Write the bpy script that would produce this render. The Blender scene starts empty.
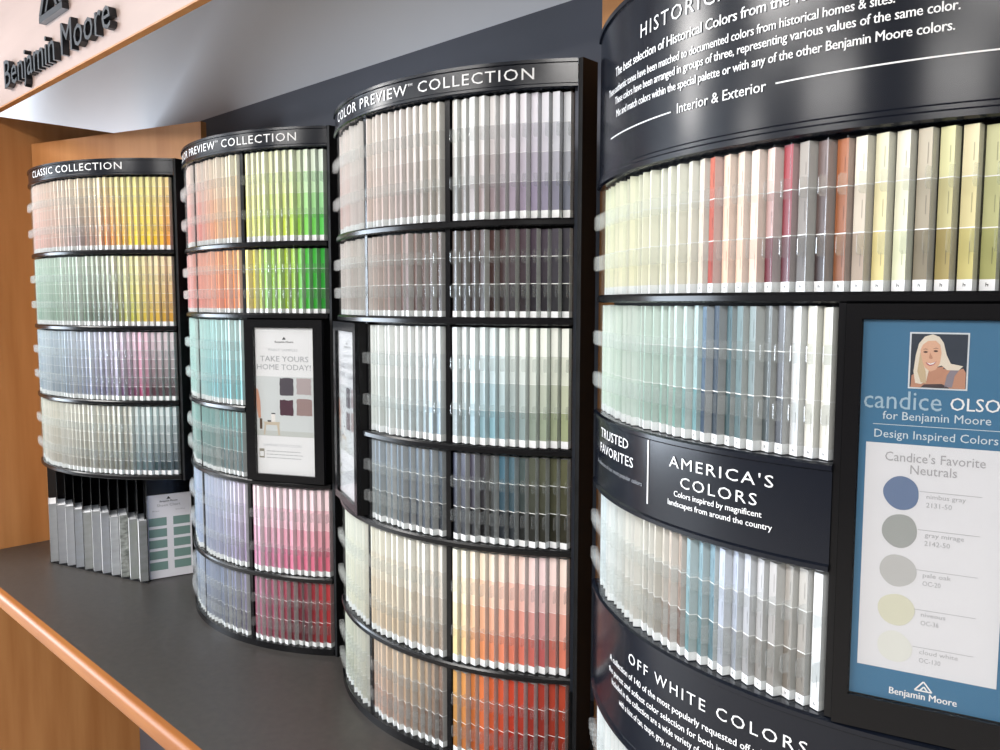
import bpy, bmesh, math, random
from mathutils import Vector, Matrix

SC = bpy.context.scene
COL = SC.collection
R_ = math.radians
Z0 = 0.878                     # datum of the racks above the floor
ZC = 0.022                     # counter surface above that datum

# ---------------------------------------------------------------- camera
F_PX, PITCH, ROLL, YAW, CAM_H = 824.934, 0.0871, 0.0019, 0.7694, 0.8214
fw = Vector((-math.sin(YAW) * math.cos(PITCH), math.cos(YAW) * math.cos(PITCH), -math.sin(PITCH)))
rt = Vector((math.cos(YAW), math.sin(YAW), 0))
up = rt.cross(fw)
rt2 = rt * math.cos(ROLL) + up * math.sin(ROLL)
up2 = up * math.cos(ROLL) - rt * math.sin(ROLL)
cam = bpy.data.objects.new('camera', bpy.data.cameras.new('camera'))
COL.objects.link(cam)
cam.data.sensor_width = 36.0
cam.data.lens = F_PX / 1000 * 36.0
cam.data.clip_start = 0.02
m = Matrix((rt2, up2, -fw)).transposed().to_4x4()
m.translation = Vector((0, 0, Z0 + CAM_H))
cam.matrix_world = m
SC.camera = cam

# ---------------------------------------------------------------- light
SC.view_settings.view_transform = 'Standard'
SC.view_settings.look = 'None'
SC.view_settings.gamma = 1.0
SC.view_settings.use_curve_mapping = False
SC.view_settings.exposure = 0.0
SC.cycles.transparent_max_bounces = 40
SC.cycles.max_bounces = 8
SC.cycles.diffuse_bounces = 4

world = bpy.data.worlds.new('world')
SC.world = world
world.use_nodes = True
world.node_tree.nodes['Background'].inputs[0].default_value = (0.75, 0.85, 1.0, 1)
world.node_tree.nodes['Background'].inputs[1].default_value = 0.5


def area(name, loc, size_x, size_y, watts, color, rot):
    l = bpy.data.lights.new(name, 'AREA')
    l.shape = 'RECTANGLE'
    l.size, l.size_y, l.energy, l.color = size_x, size_y, watts, color
    o = bpy.data.objects.new(name, l)
    COL.objects.link(o)
    o.location = loc
    o.rotation_euler = rot
    return o


# fluorescent troffers set into the shop ceiling, 3 m up
for tx, ty, watts in ((-3.3, -0.6, 50), (-4.7, -1.3, 50), (-1.6, -1.4, 78), (1.0, -1.35, 78), (-4.0, -3.4, 50), (-1.6, -3.5, 78), (1.0, -3.5, 78)):
    area('ceiling_light', (tx, ty, 2.97), 0.9 if tx < -3 else 1.2, 0.6, watts, (1.0, 0.97, 0.94), (0, 0, 0))
# daylight through the shop window in the left wall
area('window_daylight', (-6.10, -1.9, 1.55), 1.9, 3.4, 380, (0.78, 0.88, 1.0), (0, R_(-90), 0))

# ---------------------------------------------------------------- helpers
def lin(c):
    c /= 255.0
    return c / 12.92 if c <= 0.04045 else ((c + 0.055) / 1.055) ** 2.4


def hexlin(h):
    return tuple(lin(int(h[i:i + 2], 16)) for i in (0, 2, 4))


def mixc(a, b, t):
    return tuple(x + (y - x) * t for x, y in zip(a, b))


MATS = {}


def mat(name, color='808080', rough=0.5, metal=0.0, spec=0.5, coat=0.0, bump=0.0, bump_scale=200.0):
    if name in MATS:
        return MATS[name]
    mt = bpy.data.materials.new(name)
    mt.use_nodes = True
    nt = mt.node_tree
    b = nt.nodes['Principled BSDF']
    c = hexlin(color) if isinstance(color, str) else color
    b.inputs['Base Color'].default_value = (*c, 1)
    b.inputs['Roughness'].default_value = rough
    b.inputs['Metallic'].default_value = metal
    b.inputs['Specular IOR Level'].default_value = spec
    b.inputs['Coat Weight'].default_value = coat
    if bump:
        tc = nt.nodes.new('ShaderNodeTexCoord')
        n = nt.nodes.new('ShaderNodeTexNoise')
        n.inputs['Scale'].default_value = bump_scale
        bp = nt.nodes.new('ShaderNodeBump')
        bp.inputs['Strength'].default_value = bump
        bp.inputs['Distance'].default_value = 0.002
        nt.links.new(tc.outputs['Object'], n.inputs['Vector'])
        nt.links.new(n.outputs['Fac'], bp.inputs['Height'])
        nt.links.new(bp.outputs['Normal'], b.inputs['Normal'])
    MATS[name] = mt
    return mt


def noise_mat(name, c1, c2, scale=(1, 1, 1), nscale=5.0, rough=0.5, spec=0.4, bump=0.0, detail=6.0):
    mt = mat(name, c1, rough, spec=spec)
    nt = mt.node_tree
    b = nt.nodes['Principled BSDF']
    tc = nt.nodes.new('ShaderNodeTexCoord')
    mp = nt.nodes.new('ShaderNodeMapping')
    mp.inputs['Scale'].default_value = scale
    n = nt.nodes.new('ShaderNodeTexNoise')
    n.inputs['Scale'].default_value = nscale
    n.inputs['Detail'].default_value = detail
    r = nt.nodes.new('ShaderNodeValToRGB')
    r.color_ramp.elements[0].position = 0.3
    r.color_ramp.elements[1].position = 0.7
    r.color_ramp.elements[0].color = (*hexlin(c1), 1)
    r.color_ramp.elements[1].color = (*hexlin(c2), 1)
    nt.links.new(tc.outputs['Object'], mp.inputs['Vector'])
    nt.links.new(mp.outputs['Vector'], n.inputs['Vector'])
    nt.links.new(n.outputs['Fac'], r.inputs['Fac'])
    nt.links.new(r.outputs['Color'], b.inputs['Base Color'])
    if bump:
        bp = nt.nodes.new('ShaderNodeBump')
        bp.inputs['Strength'].default_value = bump
        bp.inputs['Distance'].default_value = 0.002
        nt.links.new(n.outputs['Fac'], bp.inputs['Height'])
        nt.links.new(bp.outputs['Normal'], b.inputs['Normal'])
    return mt


def clear_mat(name, tint, gloss, rough, base):
    """clear acrylic sheet: mostly see-through, a little haze, mirror-like at grazing angles"""
    mt = bpy.data.materials.new(name)
    mt.use_nodes = True
    nt = mt.node_tree
    for n in list(nt.nodes):
        if n.type != 'OUTPUT_MATERIAL':
            nt.nodes.remove(n)
    out = [n for n in nt.nodes if n.type == 'OUTPUT_MATERIAL'][0]
    tr = nt.nodes.new('ShaderNodeBsdfTransparent')
    tr.inputs[0].default_value = (*tint, 1)
    df = nt.nodes.new('ShaderNodeBsdfDiffuse')
    df.inputs[0].default_value = (0.9, 0.92, 0.93, 1)
    gl = nt.nodes.new('ShaderNodeBsdfGlossy')
    gl.inputs['Roughness'].default_value = rough
    m1 = nt.nodes.new('ShaderNodeMixShader')
    m1.inputs[0].default_value = base
    nt.links.new(tr.outputs[0], m1.inputs[1])
    nt.links.new(df.outputs[0], m1.inputs[2])
    fr = nt.nodes.new('ShaderNodeFresnel')
    fr.inputs['IOR'].default_value = 1.45
    mu = nt.nodes.new('ShaderNodeMath')
    mu.operation = 'MULTIPLY'
    mu.inputs[1].default_value = gloss
    nt.links.new(fr.outputs[0], mu.inputs[0])
    m2 = nt.nodes.new('ShaderNodeMixShader')
    nt.links.new(mu.outputs[0], m2.inputs[0])
    nt.links.new(m1.outputs[0], m2.inputs[1])
    nt.links.new(gl.outputs[0], m2.inputs[2])
    nt.links.new(m2.outputs[0], out.inputs[0])
    MATS[name] = mt
    return mt


def card_mat():
    mt = mat('printed_card', 'ffffff', 0.42, spec=0.4)
    nt = mt.node_tree
    at = nt.nodes.new('ShaderNodeAttribute')
    at.attribute_name = 'Col'
    nt.links.new(at.outputs['Color'], nt.nodes['Principled BSDF'].inputs['Base Color'])
    return mt


M_WOOD = noise_mat('maple_veneer', 'ae7340', 'c48a54', (9, 9, 0.7), 2.2, 0.45, 0.35, 0.03)
M_WOODF = noise_mat('pale_fascia_veneer', 'a68f86', 'b29a90', (0.8, 6, 6), 2.2, 0.42, 0.4)
M_WOODE = noise_mat('maple_edging', '8f5422', 'a5692f', (0.8, 8, 8), 3.0, 0.5, 0.35)
M_BLACK = mat('black_plastic', (0.005, 0.005, 0.006), 0.22, spec=0.30)
M_BLACKM = mat('matte_black', (0.004, 0.004, 0.0045), 0.6, spec=0.2)
M_NAVY = mat('black_sign_vinyl', (0.005, 0.007, 0.013), 0.20, spec=0.42)
M_WHITE = mat('white_print', 'f4f4f4', 0.5)
M_PAPER = mat('white_paper', 'eceef0', 0.5)
M_CLEAR = clear_mat('clear_acrylic', (0.97, 0.98, 0.98), 0.09, 0.25, 0.012)
M_LUG = clear_mat('clear_acrylic_lug', (0.97, 0.98, 0.98), 0.14, 0.2, 0.07)
M_PANE = clear_mat('clear_pane', (0.98, 0.98, 0.98), 0.5, 0.05, 0.0)
M_SMOKE = clear_mat('smoky_acrylic', (0.50, 0.52, 0.55), 0.7, 0.12, 0.05)
M_CARD = card_mat()
M_COUNTER = noise_mat('charcoal_laminate', '383634', '413e3b', (1, 1, 1), 60.0, 0.38, 0.45)
M_DARKWALL = noise_mat('charcoal_wall_paint', '5c5e66', '646670', (1, 1, 1), 3.0, 0.55, 0.3)
M_CEIL = noise_mat('pale_grey_paint', 'e2e2e5', 'e8e8ea', (1, 1, 1), 2.0, 0.6, 0.3)
M_SHOPWALL = mat('shop_wall_paint', 'c9c6c0', 0.8)
M_SHOPCEIL = mat('shop_ceiling_tile', 'a2a2a2', 0.9)
M_SHELVES = noise_mat('stocked_shelving', '3a3c40', '6a625c', (1, 1, 1), 3.0, 0.8)
M_SHOPFLOOR = noise_mat('pale_vinyl_tile', '928e88', 'a09c96', (1, 1, 1), 4.0, 0.6, 0.3)


def mesh_obj(name, verts, faces, material, parent=None, smooth=None, mats=None, fmat=None):
    me = bpy.data.meshes.new(name)
    me.from_pydata([tuple(v) for v in verts], [], faces)
    for mm in (mats or [material]):
        me.materials.append(mm)
    if fmat:
        me.polygons.foreach_set('material_index', fmat)
    bm = bmesh.new()
    bm.from_mesh(me)
    if smooth != 'open':
        bmesh.ops.recalc_face_normals(bm, faces=bm.faces)
    bm.to_mesh(me)
    bm.free()
    if smooth and smooth != 'open':
        me.polygons.foreach_set('use_smooth', [True] * len(me.polygons))
        me.set_sharp_from_angle(angle=R_(smooth))
    me.update()
    o = bpy.data.objects.new(name, me)
    COL.objects.link(o)
    if parent is not None:
        o.parent = parent
    return o


def tag(o, label=None, cat=None, group=None, kind=None):
    if label:
        n = len(label.split())
        assert 4 <= n <= 16, label
        o['label'] = label
    if cat:
        o['category'] = cat
    if group:
        o['group'] = group
    if kind:
        o['kind'] = kind
    return o


def empty(name, loc, rz=0.0):
    o = bpy.data.objects.new(name, None)
    o.empty_display_size = 0.1
    COL.objects.link(o)
    o.location = loc
    o.rotation_euler = (0, 0, rz)
    return o


BOXF = [(0, 1, 2, 3), (7, 6, 5, 4), (0, 4, 5, 1), (1, 5, 6, 2), (2, 6, 7, 3), (3, 7, 4, 0)]


def box_vf(x0, x1, y0, y1, z0, z1):
    return [(x0, y0, z0), (x1, y0, z0), (x1, y1, z0), (x0, y1, z0), (x0, y0, z1), (x1, y0, z1), (x1, y1, z1), (x0, y1, z1)], list(BOXF)


def box(name, b, material, parent=None, bevel=0.0):
    v, f = box_vf(*b)
    o = mesh_obj(name, v, f, material, parent)
    if bevel:
        bm = bmesh.new()
        bm.from_mesh(o.data)
        bmesh.ops.bevel(bm, geom=list(bm.edges), offset=bevel, segments=2, affect='EDGES', profile=0.5)
        bm.to_mesh(o.data)
        bm.free()
    return o


def cyl(r, a, z):
    return (r * math.sin(a), -r * math.cos(a), z)


def sweep(name, prof, a0, a1, material, parent, step=1.0, smooth=25):
    """closed (r, z) profile swept about the rack's own axis from a0 to a1 degrees"""
    n = max(2, int(math.ceil((a1 - a0) / step)))
    k = len(prof)
    vs, fs = [], []
    for i in range(n + 1):
        a = R_(a0 + (a1 - a0) * i / n)
        vs += [cyl(r, a, z) for r, z in prof]
    for i in range(n):
        for j in range(k):
            j2 = (j + 1) % k
            fs.append((i * k + j, i * k + j2, (i + 1) * k + j2, (i + 1) * k + j))
    fs.append(tuple(range(k - 1, -1, -1)))
    fs.append(tuple(n * k + j for j in range(k)))
    return mesh_obj(name, vs, fs, material, parent, smooth=smooth)


def prism(name, poly, z0, z1, material, parent=None):
    k = len(poly)
    vs = [(x, y, z0) for x, y in poly] + [(x, y, z1) for x, y in poly]
    fs = [tuple(range(k - 1, -1, -1)), tuple(range(k, 2 * k))]
    fs += [(i, (i + 1) % k, k + (i + 1) % k, k + i) for i in range(k)]
    return mesh_obj(name, vs, fs, material, parent)


_TC = {}


def text_vf(body, spacing=1.0, extrude=0.0, offset=0.0, shear=0.0):
    key = (body, spacing, extrude, offset, shear)
    if key in _TC:
        return _TC[key]
    cu = bpy.data.curves.new('t', 'FONT')
    cu.body = body
    cu.size = 1.0
    cu.space_character = spacing
    cu.resolution_u = 2
    cu.extrude = extrude
    cu.offset = offset
    o = bpy.data.objects.new('t', cu)
    COL.objects.link(o)
    dg = bpy.context.evaluated_depsgraph_get()
    ev = o.evaluated_get(dg)
    me = ev.to_mesh()
    vs = [tuple(v.co) for v in me.vertices]
    fs = [tuple(p.vertices) for p in me.polygons]
    ev.to_mesh_clear()
    bpy.data.objects.remove(o)
    bpy.data.curves.remove(cu)
    _TC[key] = (vs, fs)
    return vs, fs


CAP = 0.70      # cap height of the built-in font at size 1, refined below
_v, _ = text_vf('H')
CAP = max(v[1] for v in _v)


def text_on_arc(name, lines, r, material, parent):
    """lines: (text, angle left, angle right, baseline z, cap height, spacing, weight)"""
    vs, fs = [], []
    for body, al, ar, zb, cap, sp, wt in lines:
        tv, tf = text_vf(body, sp)
        x0 = min(v[0] for v in tv)
        x1 = max(v[0] for v in tv)
        for sh_ in ((-wt, wt) if wt else (0.0,)):       # heavier type: the same outline struck twice
            b = len(vs)
            for x, y, _z in tv:
                a = R_(al + (ar - al) * (x + sh_ - x0) / (x1 - x0))
                vs.append(cyl(r + sh_ * 0.0005, a, zb + y * cap / CAP))
            fs += [tuple(b + i for i in f) for f in tf]
    return mesh_obj(name, vs, fs, material, parent, smooth='open')


class Flat:
    """flat print on an upright sheet: x right, z up, -y towards the viewer"""
    def __init__(self):
        self.v, self.f = [], []

    def poly(self, pts, y):
        b = len(self.v)
        self.v += [(x, y, z) for x, z in pts]
        self.f.append(tuple(range(b, b + len(pts))))
        return self

    def rect(self, x0, x1, z0, z1, y):
        return self.poly([(x0, z0), (x1, z0), (x1, z1), (x0, z1)], y)

    def text(self, body, x0, x1, zb, cap, y, sp=1.0, wt=0.0):
        tv, tf = text_vf(body, sp)
        a = min(v[0] for v in tv)
        c = max(v[0] for v in tv)
        for sh_ in ((-wt, wt) if wt > 0 else (0.0,)):
            b = len(self.v)
            self.v += [(x0 + (x1 - x0) * (v[0] + sh_ - a) / (c - a), y + sh_ * 0.0005, zb + v[1] * cap / CAP) for v in tv]
            self.f += [tuple(b + i for i in f) for f in tf]
        return self

    def build(self, name, material, parent):
        return mesh_obj(name, self.v, self.f, material, parent, smooth='open')


def blob(cx, cz, rx, rz, seed, n=28, amp=0.05):
    rnd = random.Random(seed)
    ph = [rnd.uniform(0, 6.28) for _ in range(3)]
    out = []
    for i in range(n):
        t = 2 * math.pi * i / n
        k = 1 + amp * (math.sin(2 * t + ph[0]) + 0.6 * math.sin(3 * t + ph[1]) + 0.3 * math.sin(5 * t + ph[2]))
        out.append((cx + rx * k * math.cos(t), cz + rz * k * math.sin(t)))
    return out


PAL = {
    'A1': '-16.4:f8d6cc:eba9a0 11.5:f8dcc8:dcb4a6 21.2:f3e0c4:968282 27.2:f3e3be:be8c6e 32.5:f5e6aa:e69646 37.5:f5f0aa:f0be3c 42.2:f5f0a0:f5dc32 47.6:f5f0aa:f5d228 51.7:f5e1a0:dc9632',
    'A2': '-16.6:bedccd:82b4a0 11.5:cde1d2:82a08c 21.2:c8d7c8:6e8773 29:cdd7c3:5a6955 34.2:d7dcbe:646e50 39.1:ebebb4:bebe50 45.3:f0ebbe:d2b446 51.7:f0e6be:c89632',
    'A3': '-7:b9cddc:7896af 11.5:becddc:697d91 21.2:c3cde1:646e8c 29:cdcde1:645a82 34.2:d7cde1:5f4b6e 39.1:e6cddc:784664 41.6:f0c3d7:963c64 45.3:e1cdd7:5a3c46 52.6:d7cdd2:50464b',
    'A4': '-1.7:d7d2c3:afa596 16.7:d7d4c8:827d70 29:cdcbbe:787669 37.5:c8c8be:696c64 39.4:d7e1e1:64787d 45.3:d7e1e1:3c5055 52.6:cdd7dc:323e46',
    'B1L': '-25.2:fad7d2:f59696 -6.6:fadccd:f08c82 5:fce4cd:f0af6e 13.3:faebc8:ebaf5a',
    'B1R': '16.8:f5f0c8:f0eb6e 23.2:f0f0c3:bed750 29:ebf0cd:c8dc3c 33:e1eed2:82d246 38.8:e1f0e1:46c350',
    'B2L': '-25.2:f5aaaa:f0828c 2.6:f5aa78:f08c5a 13.3:f0b45a:e68c3c',
    'B2R': '16.8:f5e15a:e1c83c 22.6:aad73c:8cc328 29:bed73c:a0be28 33:5ac846:46be32 38.8:1eaf3c:149632',
    'B3L': '-18:afe1dc:8ccdc8 2.6:b4e1e1:64b4be 13.3:c8e1e1:78b9be',
    'B4L': '-18:78beb9:509696 2.6:64a5a5:326469 13.3:6ea0a0:2d555a',
    'B5L': '-14.6:a5bee6:82a0d2 2.6:c3c8e6:8c8cb4 15.4:dcc8e1:a082aa',
    'B5R': '18.1:f5d7e1:c878a0 26.1:f5d7e1:dc6e96 38.8:f5d7dc:dc5a78',
    'B6L': '-11.1:82a0cd:647da5 5:828caa:555a73 15.4:8c7d9b:5a465f',
    'B6R': '18.1:b46e8c:963c5a 26.1:a03250:821e37 31.7:8c233c:641928 38.8:cd2332:b41923',
    'C1L': '-30.8:ebd7d2:d7afaa -9.7:e8ded6:c8b9b4',
    'C1M': '-7.1:f0e1d7:d7beb4 2.5:eee1da:b9a5a0 14.3:eee8de:a09b91',
    'C1R': '16.3:f0eee8:969694 21.5:eeecea:a59696 26.5:eeeaec:968791 32.1:ebe8f2:968ca5 39:e8ecf0:6e7684',
    'C2L': '-30.8:e1cdc8:bea5a0 -9.7:cdc3b9:a09187',
    'C2M': '-7.1:cdb4aa:aa8c7d 2.5:a5877d:785046 14.3:78645a:463228',
    'C2R': '16.3:6e5f55:3c3028 21.5:694b41:462a24 26.5:5f3c3c:3c2626 32.1:554155:322837 39:414150:191c26',
    'C3M': '-7.1:eef0ec:c8cdc8 5.3:eceeee:aab9be 14.3:e8ecf0:82a0b4',
    'C3R': '16.3:e8eef0:96a5aa 23.5:e1eef2:7dafbe 29.3:e8eee8:829696 39:eef0e6:a5af78',
    'C4M': '-7.1:96a5b4:69787d 5.3:788796:3c4655 14.3:647382:323c48',
    'C4R': '16.3:4b5069:141628 20.5:555064:191423 23.5:5a5a55:1c1c18 26.5:4b7d91:142837 31.2:5f6455:23261c 39:6e6e46:3c3a14',
    'C5L': '-30.8:e8e8dc:d7d7c3 -9.7:e8e6da:d7d2bc',
    'C5M': '-7.1:eee8d7:d7be9b 5.3:ebe6da:beaa91 14.3:e1dad0:96877d',
    'C5R': '16.3:f5f0de:e1cd96 21.5:f5e4cd:e69664 29.3:f5d7cd:dc7864 33.9:f0d7d7:b45a5a 39:f5e1d2:dc8264',
    'C6L': '-30.8:cdd0be:b9beaa -9.7:cdcab9:b9b4a0',
    'C6M': '-7.1:d7bea5:be9682 5.3:c8af91:8c735f 14.3:785f5a:3c282a',
    'C6R': '16.3:cda05a:aa7832 21.5:d77d41:be5f2d 27.4:cd502d:aa321c 33:a53c2d:7d201c 39:b9502d:a03e23',
    'D1': '-41.8:f0eec8:eee8be -23.7:f0eed7:e1dcbe -15.1:e8e4d7:e1d7c3 -13.8:ebe1d2:e1d2c0 -12.1:c86e5a:af5046 -10.9:f0d2be:e8bea5 -10.3:f0d2be:e8bea5 -5.6:eed7c8:e1beaa -4.8:ebd2c8:6e2332 -3.2:ebcdc3:6e2332 -1.6:aa3c46:5f2330 -0.4:a09690:5f5550 0.8:a0968c:5f5550 2.5:786460:463737 3.6:786460:463737 4.5:ad6534:8a5430 5.6:e1d7c3:968270 6.4:e1d7c3:96826e 9:e4debe:cdbe82 11.5:ebe6d2:dcdebe 12.2:ebe6d2:dcdebe 12.9:beb4a0:827864 14.4:beb4a0:827864 15.8:dedcaa:a0915a 17.6:e4dab4:c3b978 19.9:cdcda0:a5a569',
    'D2': '-44.6:e1ebdc:cde1cd -26.5:bed7c8:96beaf -19.1:c8ded4:78a596 -15.1:bed7d7:6ea0a5 -12.5:6e8ca5:3c556e -10.8:4b5f73:283c4b -8.5:5f828c:3c5f64 -6.3:829b9b:4b6969 -4.2:96a0a0:5f6e70 -2.3:6e6e73:46464e -1.3:6e6e73:46464e -0.4:d7dee8:c8cdd4 2:e1decd:cdcabe 4:dedccd:cdcabe',
    'D3': '-44.6:dce8f0:c8d4dc -31.4:ebe8e1:cdc8be -22.5:d7d0c3:968c7d -18:cdbeaf:7d6455 -16.1:b9a596:735546 -15.1:b9a596:735546 -14.7:96b9c3:649196 -10.8:82a5b4:557882 -8.8:c3cde1:969ba5 -7.7:c3cde1:969ba5 -4.2:cdcdd2:96918c -0.4:b9b4af:827a70 1.4:beb9b2:8c847a 2.1:beb9b2:8c847a 2.9:f0f2f5:d7dcde',
    'D4': '-44.6:e4e6e8:d7d8da 4:dcdad4:cdc8c0',
}
# ---------------------------------------------------------------- the room
H_CEIL = Z0 + 1.404
X_END = -2.987
Y_WALL = 1.281


def struct(o):
    o['kind'] = 'structure'
    return o


struct(box('floor', (-6.2, 3.0, -5.2, 1.5, -0.05, 0.0), M_SHOPFLOOR))
struct(box('wall_back', (-6.2, 3.0, Y_WALL, Y_WALL + 0.1, 0.0, H_CEIL), M_DARKWALL))
struct(box('wall_upper', (-6.2, 3.0, Y_WALL, Y_WALL + 0.1, H_CEIL, 3.1), M_CEIL))
struct(box('wall_front', (-6.2, 3.0, -5.3, -5.2, 0.0, 3.1), M_SHELVES))
struct(box('wall_right', (3.0, 3.1, -5.2, 1.4, 0.0, 3.1), M_SHELVES))
# left wall with the shop window opening (y -3.6..-0.2, z 0.6..2.5)
vs, fs = [], []
for b in ((-6.3, -6.2, -5.2, -3.65, 0, 3.1), (-6.3, -6.2, -0.15, 1.4, 0, 3.1),
          (-6.3, -6.2, -3.65, -0.15, 0, 0.55), (-6.3, -6.2, -3.65, -0.15, 2.55, 3.1)):
    v, f = box_vf(*b)
    k = len(vs)
    vs += v
    fs += [tuple(k + i for i in q) for q in f]
struct(mesh_obj('wall_left', vs, fs, M_SHOPWALL))
win = struct(empty('window_1', (-6.2, -1.9, 0.55)))
for wy in (-1.75, -0.6, 0.6, 1.75):
    box('window_frame', (-0.06, 0.0, wy - 0.03, wy + 0.03, 0.0, 2.0), M_BLACKM, win)
struct(box('ceiling', (-6.2, 3.0, -5.2, Y_WALL, 3.0, 3.1), M_SHOPCEIL))
# hanging fascia board with the raised sign, on two ceiling rods
fascia = tag(empty('fascia_board', (-1.5, 0.782, H_CEIL - 0.006)), 'long hanging pale wood fascia board above the chip racks', 'board')
box('board_face', (-3.0, 3.0, -0.009, 0.009, 0.004, 0.50), M_WOODF, fascia)
box('bottom_edge', (-3.0, 3.0, -0.009, 0.009, 0.0, 0.004), M_WOOD, fascia)
for rx in (-2.4, 0.0, 2.4):
    box('hanging_rod', (rx - 0.008, rx + 0.008, -0.008, 0.008, 0.50, 0.685), M_BLACKM, fascia)
struct(box('wall_end', (X_END - 0.025, X_END, 0.53, Y_WALL, 0.0, H_CEIL), M_WOOD))
# angled veneer panel behind the far rack, and the veneer panel behind the near one
a17 = R_(17.0)
px, py = -2.983, 0.900
L = 0.754
d = (math.cos(a17), math.sin(a17))
nn = (-d[1], d[0])
struct(prism('wall_corner', [(px, py), (px + d[0] * L, py + d[1] * L), (px + d[0] * L + nn[0] * 0.02, py + d[1] * L + nn[1] * 0.02),
                             (px + nn[0] * 0.02, py + nn[1] * 0.02)], Z0 + ZC + 0.001, Z0 + 1.330, M_WOOD))
struct(box('wall_near', (-0.853, 3.0, 1.12, 1.14, Z0 + ZC + 0.001, H_CEIL), M_WOOD))
struct(box('wall_low', (X_END, 3.0, 1.174, Y_WALL, 0.0, Z0 + ZC - 0.05), M_DARKWALL))

# ---------------------------------------------------------------- counter
ZT = Z0 + ZC
ct = tag(empty('counter', (-1.2, 0.95, 0.0)), 'long charcoal laminate counter with a rounded orange maple front edge', 'counter')
box('worktop', (X_END + 1.2 + 0.001, 4.2 - 0.005, 0.646 - 0.95, 1.280 - 0.95, ZT - 0.04, ZT), M_COUNTER, ct)
prof = [(0.646, ZT - 0.040), (0.646, ZT)]
for i in range(7):
    t = math.pi / 2 * i / 6
    prof.append((0.637 - 0.011 * math.sin(t), ZT - 0.011 + 0.011 * math.cos(t)))
for i in range(5):
    t = math.pi / 2 * i / 4
    prof.append((0.634 - 0.008 * math.cos(t), ZT - 0.032 - 0.008 * math.sin(t)))
k = len(prof)
vs = [(x, y - 0.95, z) for x in (X_END + 1.2 + 0.001, 4.19) for y, z in prof]
fs = [tuple(range(k)), tuple(range(2 * k - 1, k - 1, -1))] + [(i, (i + 1) % k, k + (i + 1) % k, k + i) for i in range(k)]
mesh_obj('front_edge', vs, fs, M_WOODE, ct, smooth=40)

# ---------------------------------------------------------------- paint strips and racks
def stops(key):
    out = []
    for s in PAL[key].split():
        a, c1, c2 = s.split(':')
        g = 1.3 if key[1] in '24' and key[0] == 'C' else 1.25 if key[0] == 'B' and key[1] in '246' else 1.18 if key[0] == 'D' and key[1] in '23' else 1.22 if key[:2] == 'C6' else 1.08
        ds = 0.22 if key[0] == 'C' and key[1] in '234' else 0.25 if key[0] == 'D' and key[1] in '23' else 0.2 if key[0] == 'B' and key[1] in '56' else 0.05
        cs = []
        for c_ in (hexlin(c1), hexlin(c2)):
            c_ = tuple(x ** g for x in c_)
            lu = 0.3 * c_[0] + 0.59 * c_[1] + 0.11 * c_[2]
            cs.append(mixc(c_, (lu, lu, lu), ds))
        out.append((float(a), cs[0], cs[1]))
    return out


def pal_at(st, a):
    if a <= st[0][0]:
        return st[0][1], st[0][2]
    near = min(st, key=lambda s: abs(s[0] - a))
    if abs(near[0] - a) < 0.65:
        return near[1], near[2]
    for p, q in zip(st, st[1:]):
        if a <= q[0]:
            t = (a - p[0]) / max(1e-6, q[0] - p[0])
            return mixc(p[1], q[1], t), mixc(p[2], q[2], t)
    return st[-1][1], st[-1][2]


TILT = R_(24)
SW, SD = 0.0128, 0.0120
PAPER = (0.80, 0.80, 0.79)


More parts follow.
